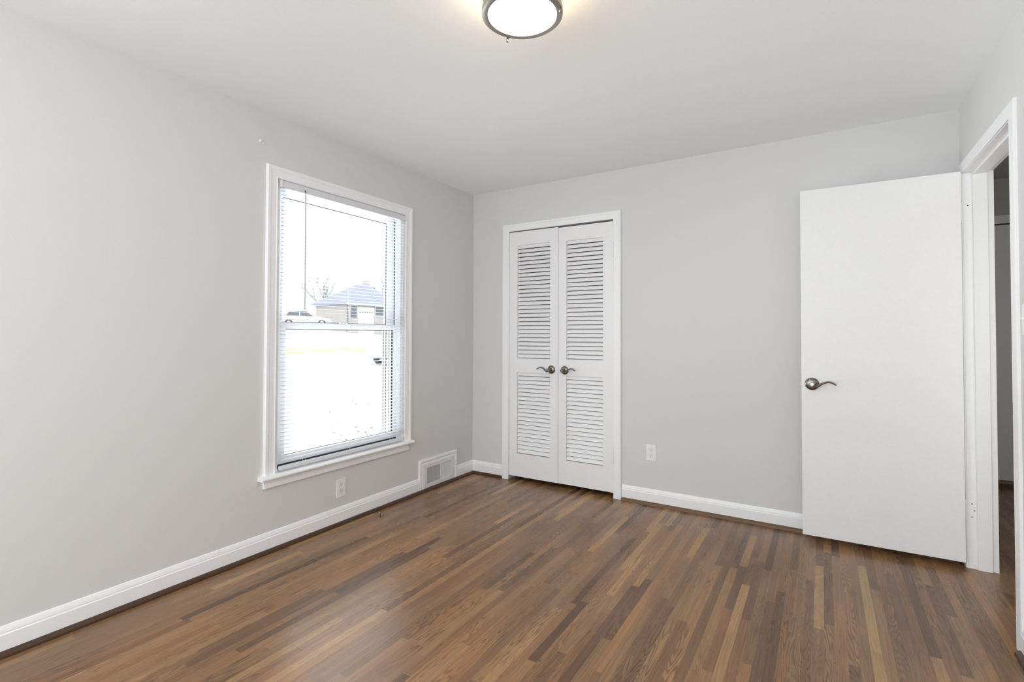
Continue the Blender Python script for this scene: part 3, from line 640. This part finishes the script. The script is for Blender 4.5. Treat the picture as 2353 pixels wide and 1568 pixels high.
hx0, hx1, hy0, hy1 = -46.6, -41.4, 33.38, 42.0
zb, ze = 1.0, 4.64
ho = thing('house', (-44, 37.5, zb), 'single storey house with grey blue hip roof seen through the window', 'house')
bm = BM(); box(bm, hx0, hx1, hy0, hy1, zb, ze); obj('wall', bm, M_BRICK, ho)
bm = BM(); o_ = 0.45; A = [bm.verts.new(p) for p in ((hx0 - o_, hy0 - o_, ze), (hx1 + o_, hy0 - o_, ze), (hx1 + o_, hy1 + o_, ze), (hx0 - o_, hy1 + o_, ze))]
R0 = bm.verts.new((-44, 37.0, 7.15)); R1 = bm.verts.new((-44, 38.6, 7.15)); B0 = [bm.verts.new((v.co.x, v.co.y, ze - 0.14)) for v in A]
for f in ([A[0], A[1], R0], [A[1], A[2], R1, R0], [A[2], A[3], R1], [A[3], A[0], R0, R1], B0[::-1]): bm.faces.new(f)
for i in range(4): bm.faces.new([A[i], B0[i], B0[(i + 1) % 4], A[(i + 1) % 4]])
obj('roof', bm, M_ROOF, ho)
bm = BM(); box(bm, hx1 + o_, hx1 + o_ + 0.12, hy0 - o_, hy1 + o_, ze - 0.15, ze + 0.02); obj('gutter', bm, M_WHITE, ho)
bm = BM(); box(bm, hx1 + 0.01, hx1 + 0.11, hy0 + 0.02, hy0 + 0.14, zb, ze - 0.1); obj('downspout', bm, M_PANE, ho)
bm = BM(); box(bm, -44.9, -44.3, 38.6, 39.3, 6.3, 7.75); obj('chimney', bm, M_BRICK, ho)
for (ya, yb, za, zc) in ((33.75, 34.8, 2.9, 4.45), (37.4, 39.0, 3.3, 4.5)):
    bm = BM(); box(bm, hx1, hx1 + 0.06, ya, yb, za, zc); wf = obj('window', bm, M_WHITE, ho)
    bm = BM(); box(bm, hx1 + 0.055, hx1 + 0.075, ya + 0.07, yb - 0.07, za + 0.07, zc - 0.07); obj('pane', bm, M_PANE, wf)
bm = BM(); box(bm, hx1, hx1 + 0.05, 34.95, 37.25, zb, 4.3); gd = obj('garage_door', bm, M_WHITE, ho)
for k in range(6):
    bm = BM(); box(bm, hx1 + 0.045, hx1 + 0.065, 35.1 + k * 0.35, 35.32 + k * 0.35, 3.66, 3.82); obj('pane', bm, M_PANE, gd)

def car(loc, rz, label, group=None):
    t = thing('car', (0, 0, 0), label, 'car', group='parked cars')
    fn = lambda a, b, d: (a, d, b)
    bm = BM(); prism(bm, [(-2.2, 0.35), (-2.25, 0.6), (-2.15, 0.85), (-1.9, 0.95), (0.95, 0.92), (1.9, 0.78), (2.2, 0.6), (2.22, 0.35), (1.75, 0.25), (-1.75, 0.25)], -0.85, 0.85, fn); obj('body', bm, M_CARP, t, smooth=True, bevel=0.06)
    bm = BM(); prism(bm, [(-1.8, 0.93), (-1.35, 1.42), (0.1, 1.45), (0.85, 0.92)], -0.74, 0.74, fn); obj('cabin', bm, M_CARP, t, bevel=0.05)
    for s in (-1, 1):
        bm = BM(); prism(bm, [(-1.6, 0.96), (-1.28, 1.33), (-0.5, 1.37), (-0.5, 0.96)], s * 0.735, s * 0.75, fn); prism(bm, [(-0.42, 0.96), (-0.42, 1.37), (0.05, 1.37), (0.62, 0.96)], s * 0.735, s * 0.75, fn); obj('side_window', bm, M_PANE, t)
    bm = BM(); prism(bm, [(0.18, 1.39), (0.80, 0.97), (0.83, 0.99), (0.21, 1.41)], -0.66, 0.66, fn); obj('windscreen', bm, M_PANE, t)
    bm = BM(); prism(bm, [(-1.74, 0.99), (-1.40, 1.38), (-1.43, 1.40), (-1.78, 1.01)], -0.66, 0.66, fn); obj('rear_window', bm, M_PANE, t)
    for a in (-1.35, 1.38):
        for s in (-0.76, 0.76):
            bm = BM(); lathe(bm, [(0, -0.1), (0.2, -0.1), (0.32, -0.09), (0.33, -0.06), (0.33, 0.06), (0.32, 0.09), (0.2, 0.1), (0, 0.1)], Matrix.Translation((a, s, 0.33)) @ Matrix.Rotation(math.radians(90), 4, 'X'), 24); wh = obj('wheel', bm, M_TYRE, t, smooth=True)
            bm = BM(); lathe(bm, [(0, -0.108), (0.19, -0.104), (0.19, 0.104), (0, 0.108)], Matrix.Translation((a, s, 0.33)) @ Matrix.Rotation(math.radians(90), 4, 'X'), 16); obj('hubcap', bm, M_STEEL, wh)
    t.location = loc; t.rotation_euler.z = rz
car((-37.0, 25.0, terrain(-37.0, 25.0) + 0.05), math.radians(58), 'silver car parked left of the house outside')
car((-12.2, 12.6, terrain(-12.2)), math.radians(-88), 'silver car parked on the paving nearest the window')

def tree(loc, hgt, seed, label):
    rnd = random.Random(seed); bm = BM()
    def grow(p, d, L, r, lev):
        q = p + d * L; mid = p + d * L * 0.5 + Vector((rnd.uniform(-1, 1), rnd.uniform(-1, 1), 0)) * L * 0.05
        tube(bm, [p, mid, q], [r, r * 0.85, r * 0.68], 5 if lev > 1 else 7)
        if lev >= 5: return
        for k in range(3 if lev else 4):
            dd = (d + Vector((rnd.uniform(-1, 1), rnd.uniform(-1, 1), rnd.uniform(-0.25, 0.7))) * 0.75).normalized()
            grow(p + d * L * rnd.uniform(0.6, 1.0), dd, L * rnd.uniform(0.55, 0.78), r * 0.55, lev + 1)
    grow(Vector(loc), Vector((0, 0, 1)), hgt * 0.36, hgt * 0.022, 0)
    tag(obj('bare_tree', bm, M_BARK, None, loc), label, 'tree', group='bare trees outside')
tree((-50, 37.0, 1.1), 9.5, 3, 'bare tree rising behind the left end of the house roof')
tree((-50, 47.5, 1.1), 11.0, 11, 'bare tree rising behind the right end of the house roof')

bm = BM(); rl = random.Random(5)
for k in range(260):
    x = -rl.uniform(2.6, 6.5); y = 0.2 + (-x) * 0.75 + rl.gauss(0.3, 1.1); s = rl.uniform(0.02, 0.05); a = rl.uniform(0, 6.28); zt = terrain(x) + 0.004
    P = [(-s, 0, 0), (-s * .3, s * .5, .008), (s, 0, .012), (-s * .3, -s * .5, .003)]
    top = [bm.verts.new((x + p * math.cos(a) - q * math.sin(a), y + p * math.sin(a) + q * math.cos(a), zt + r + 0.003)) for p, q, r in P]; bot = [bm.verts.new((v.co.x, v.co.y, v.co.z - 0.003)) for v in top]
    bm.faces.new(top); bm.faces.new(bot[::-1])
    for i in range(4): bm.faces.new([top[i], bot[i], bot[(i + 1) % 4], top[(i + 1) % 4]])
tag(obj('fallen_leaves', bm, M_LEAF), 'dry leaves scattered on the paving outside the window', 'leaves', None, 'stuff')
